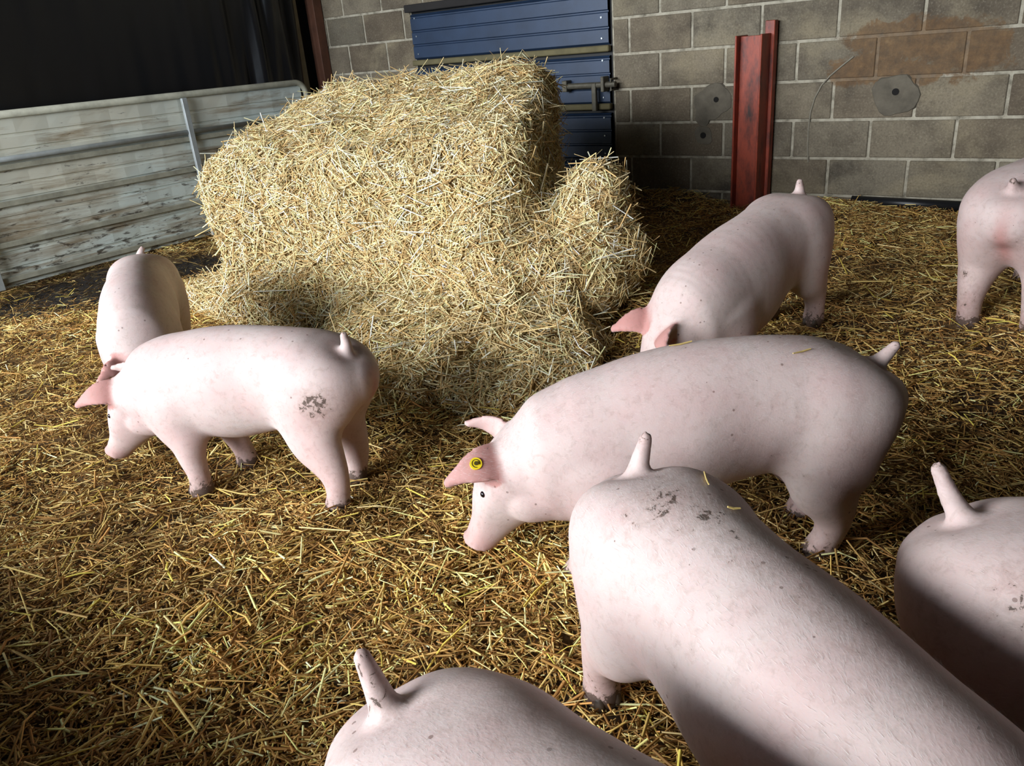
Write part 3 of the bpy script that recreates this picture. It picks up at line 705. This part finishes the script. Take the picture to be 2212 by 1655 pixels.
def make_pig(label, pos, heading, scale=1.0, tags=(), bristles=0, dirt=(), sink=0.0, tilt=0.0, pinkness=1.0, straws=(), **shape):
    S_ = np.array; G = pig_shape(**shape)
    P, Q, N, tip, pts, dirs, side, ear_frames, hoof_at, pl, by = (G[k] for k in ('P', 'Q', 'N', 'tip', 'pts', 'dirs', 'side', 'ear_frames', 'hoof_at', 'pl', 'by'))
    # colouring: pinker ears, snout, lower legs; dirt on feet and given spots
    pink = 0.10+0.0*P[:, 0]; dist = np.linalg.norm(P-tip, axis=1); pink += .75*np.exp(-(dist/.042)**2)
    for root, v, nrm, wd in ear_frames:
        t = (P-root)@v/(v@v); off = np.linalg.norm(P-root-np.clip(t, 0, 1)[:, None]*v, axis=1); e = np.clip((t-.02)/.15, 0, 1)*(off < .055)*(t < 1.2)
        pink = np.maximum(pink, e*(.25+.48*(N@nrm > 0)))
    pink += .14*np.clip((.22-P[:, 2])/.2, 0, 1)+.18*np.exp(-((P[:, 0]-.03)/.09)**2-((P[:, 2]-.26)/.10)**2)+.12*np.exp(-((P[:, 0]-.62)/.1)**2-((P[:, 2]-.22)/.08)**2)
    pink += .55*np.exp(-(P[:, 1]/.022)**2-((P[:, 2]-.30)/.09)**2)*(P[:, 0] < .06)
    pink += .05*vnoise(P+11, 9.0); pink = np.clip(pink*pinkness, 0, 1)
    dr_ = 0.10+.34*np.clip((.10-P[:, 2])/.08, 0, 1)+.45*np.clip((.05-P[:, 2])/.04, 0, 1)
    for (x, y, z, r, a) in dirt: dr_ = np.maximum(dr_, a*np.exp(-(((P-S_([x, y, z]))**2).sum(1))/r**2))
    dr_ = np.maximum(dr_, 1.1*np.exp(-((P-S_([0.0, 0, .395]))**2).sum(1)/.014**2))
    dr_ = np.maximum(dr_, .45*np.exp(-(np.linalg.norm(P-pl[-1], axis=1)/.03)**2))
    me = mesh_np('pig', P*scale, Q, True)
    for nm, ar in (('pink', pink), ('dirt', dr_)):
        at = me.attributes.new(nm, 'FLOAT', 'POINT'); at.data.foreach_set('value', ar.astype(np.float32))
    me.materials.append(M['skin']); o = bpy.data.objects.new('pig', me); COL.objects.link(o)
    tl = math.radians(tilt); o.location = (pos[0], pos[1], sink+.64*scale*math.sin(tl)); o.rotation_euler = (0, tl, math.radians(heading)); tag(o, label, 'pig', 'pigs in the straw pen')
    Rm = Matrix.Translation(o.location) @ o.rotation_euler.to_matrix().to_4x4()
    for lx, ly, an, ln, lab in straws:
        k = np.argmin((P[:, 0]-lx)**2+(P[:, 1]-ly)**2-.02*P[:, 2]); n_ = Vector(N[k]); d_ = Vector((math.cos(an), math.sin(an), 0)); d_ = (d_-n_*d_.dot(n_)).normalized()
        c_ = Vector(P[k]*scale)+n_*.0025; q_ = [Rm @ (c_-d_*ln/2+n_*.001), Rm @ c_, Rm @ (c_+d_*ln/2+n_*.002)]
        tag(MB().tube(q_, [.0016, .0019, .0013], 5).build('straw_stalk', M['stalk']), lab, 'straw')
    # eyes set on the surface
    axp = pts[3]-dirs[2][0]*.012
    for sd in (-1, 1):
        dv = side*sd*.86+np.cross(dirs[3][0], side)*.50; dv /= np.linalg.norm(dv); t = (P-axp)@dv; off = np.linalg.norm(P-axp-t[:, None]*dv, axis=1)
        k = np.argmin(off+(t < 0)*9); c = P[k]-dv*.004
        ob = sphere('eye', c*scale, .0085*scale, M['eye'], o)
    for (x, y, z) in hoof_at:
        mb = MB()
        for s2 in (-1, 1):
            pr_ = [(.020, .0), (.021, .012), (.017, .030)]
            vv = []; ff = []; n = 9
            for rz_, zq in pr_:
                for k in range(n):
                    an = 2*math.pi*k/n; vv.append(((x+.008+rz_*1.45*math.cos(an)*(1.15 if math.cos(an) > 0 else .8)-zq*.25)*scale, (y+s2*.016+rz_*.72*math.sin(an))*scale, (zq+max(0, z-.014))*scale))
            for a in range(2):
                for k in range(n): ff.append((a*n+k, a*n+(k+1) % n, (a+1)*n+(k+1) % n, (a+1)*n+k))
            ff += [tuple(range(n-1, -1, -1)), tuple(range(2*n, 3*n))]; mb.add(vv, ff)
        mb.build('hoof', M['hoof'], o, True)
    for sd, f_, wofs in tags:
        root, v, nrm, wd = ear_frames[sd]; c = root+v*f_+wd*wofs; t = (P-c)@nrm; off = np.linalg.norm(P-c-t[:, None]*nrm, axis=1)
        near = (off < .01) & (np.abs(t) < .05); c = c+nrm*(t[near].max() if near.any() else .015)
        et = MB().tube([(c-nrm*.002)*scale, (c+nrm*.004)*scale], .0135*scale, 18).build('ear_tag', M['ear_tag'], o)
        MB().tube([(c+nrm*.004)*scale, (c+nrm*.0075)*scale], .0045*scale, 10).build('stud', M['tag_print'], et)
        ring = [(c+nrm*.0042+(wd*math.cos(a)+v/np.linalg.norm(v)*math.sin(a))*.0088)*scale for a in np.linspace(0, 5.2, 16)]
        MB().tube(ring, .0009*scale, 5).build('print_ring', M['tag_print'], et)
    if bristles:
        ok = np.where((P[:, 2] > .20) & (P[:, 0] > .035))[0]; wgt = .25+np.exp(-((P[ok, 1]-np.interp(P[ok, 0], [0, .66], [0, by(.66)]))/.06)**2)*1.4*(N[ok, 2] > .2)
        k = rng.choice(ok, bristles, p=wgt/wgt.sum()); n = len(k); p0 = P[k]+rng.normal(0, .003, (n, 3))*(1-np.abs(N[k])*.8); nn = N[k]
        bk = np.tile((-1.0, 0, -.15), (n, 1))+rng.normal(0, .22, (n, 3)); bk -= nn*(bk*nn).sum(1)[:, None]; bk /= np.linalg.norm(bk, axis=1)[:, None]
        L = rng.uniform(.007, .015, (n, 1)); sdv = np.cross(bk, nn)*.00012
        p1 = p0+bk*L+nn*L*rng.uniform(.08, .28, (n, 1))
        V = np.stack([p0-sdv, p0+sdv, p1], 1).reshape(-1, 3)*scale; T = np.arange(3*n).reshape(n, 3)
        bm_ = mesh_np('bristles', V, T); bm_.materials.append(M['bristle']); bo_ = bpy.data.objects.new('bristles', bm_); COL.objects.link(bo_); bo_.parent = o; tag(bo_, kind='stuff')
    return o
def sphere(name, c, r, mat, parent):
    v = []; f = []; n, m = 12, 8
    for j in range(m+1):
        a = math.pi*j/m
        for k in range(n): b = 2*math.pi*k/n; v.append((c[0]+r*math.sin(a)*math.cos(b), c[1]+r*math.sin(a)*math.sin(b), c[2]+r*math.cos(a)))
    for j in range(m):
        for k in range(n): f.append((j*n+k, (j+1)*n+k, (j+1)*n+(k+1) % n, j*n+(k+1) % n))
    return MB().add(v, f).build(name, mat, parent, True)

# left pig, broadside, rooting in the straw
make_pig('pig standing broadside at left with a muck smear on its ham', (1.1932, -3.8444), 198.8, 0.905, bend=.032, arch=.017, stretch=.961, fat=1.027, neck=1.031, belly=1.04,
         pitches=(4.2, 23.7, 48.7, 60.4, 62.4), yaws=(.7, 5.7, 10.6, 10.9, 10.9), feet={'HL': (-.05, .07, 0), 'HR': (-.01, .06, 0), 'FL': (-.08, .035, 0), 'FR': (-.125, .015, 0)},
         tail=((-.005, .0, .03), (-.002, .0, .062)), tags=((1, .55, .0),), dirt=((.06, .12, .34, .05, 1.0),), h=.0063,
         ears=EARS_BROAD)
# far left pig, seen from the front, head lowered behind the left pig
make_pig('pig facing us at far left, tail towards the gate', (-0.4137, -3.488), -34.1, .962, pitches=(19.4, 53.3, 73.3, 78.9, 83.9), arch=.011, stretch=1.024, fat=.96, neck=.94, tail=((-.01, 0, .03), (-.012, .015, .055)), h=.009)
# pig behind on the right, rump up on the litter bank, heading down left
make_pig('pig with head down between the bale and the red column', (1.8866, -2.2042), -99.4, 1.01, tilt=10, bend=.008, arch=-.005, stretch=.995, fat=1.0, belly=1.16, pitches=(1.7, 29, 49, 59.4, 61.4), yaws=(-5, -10, -20, -25, -25), tail=((-.01, 0, .025), (-.01, 0, .05)), h=.0068)
# pig at the right edge, seen from behind
make_pig('pig at the right edge turned tail towards us by the wall', (2.5129, -2.2113), 80.3, 1.109, sink=.085, bend=-.026, arch=.003, stretch=.971, fat=1.063, pitches=(5, 20, 40, 50, 50), tail=((-.012, .004, .012), (-.02, .006, .03)), h=.008, dirt=((-.02, -.03, .32, .035, .75), (.07, .09, .10, .05, .6), (.07, -.09, .10, .05, .6), (.05, .10, .17, .03, .65)))
# central pig, broadside, with the yellow ear tag
make_pig('central pig standing broadside with a yellow ear tag', (2.403, -3.4474), 221.3, .956, bend=-.012, arch=.041, stretch=1.014, fat=.98, neck=1.037, pitches=(5.2, 21.6, 47.6, 66.4, 70.4), yaws=(-2.8, -6.7, -10, -11.1, -11.1),
         feet={'HL': (.043, -.02, 0), 'HR': (.027, 0, 0), 'FL': (.05, -.05, 0)}, tail=((-.03, 0, .025), (-.055, 0, .05)), tags=((0, .5, 0),), straws=((.20, .06, .3, .045, 'short pale straw lying on the central pig near its rump'), (.44, -.02, .1, .05, 'pale straw across the spine of the central pig')), bristles=9000, h=.0063, ears=EARS_BROAD)
# foreground pig walking towards the lower right
make_pig('large foreground pig seen from behind heading to the lower right', (2.1643, -4.0965), -36.2, .969, pitches=(0, 8, 22, 30, 30), yaws=(8, 18, 26, 28, 28), bend=.043, arch=-.002, stretch=1.006, fat=1.023, feet={'HR': (-.05, -.008, 0)}, tail=((-.005, .012, .035), (.0, .02, .075)), straws=((.13, .07, -.5, .07, 'thin straw on the rump of the large foreground pig'), (.24, .05, 1.4, .02, 'tiny yellow straw beside the spine of the foreground pig')), bristles=16000, h=.007, dirt=((.17, -.03, .47, .06, .62), (.24, .0, .48, .05, .62), (.31, .01, .48, .045, .5), (.38, .012, .48, .04, .45), (.46, .02, .48, .04, .45), (.54, .03, .47, .04, .45), (.62, .04, .46, .04, .4)))
make_pig('pig cut off by the bottom edge with its tail to the left', (2.1658, -4.7086), .6, .97, bend=-.065, pitches=(8, 30, 50, 60, 62), yaws=(-12, -26, -36, -38, -38), feet={'FL': (0, -.03, 0)}, stretch=.99, fat=.99, tail=((-.015, 0, .035), (-.03, 0, .078)), bristles=14000, h=.007, dirt=((.0, -.08, .36, .06, .66), (.0, 0, .47, .035, .5), (.30, -.04, .47, .06, .55)))
make_pig('pig at the lower right corner with its tail raised', (2.6441, -4.0003), -16.1, .976, bend=.042, arch=.007, stretch=.869, fat=1.08, tail=((-.025, 0, .03), (-.052, 0, .075)), bristles=11000, h=.007, dirt=((.14, -.10, .42, .06, .66), (.05, -.11, .38, .04, .6)))
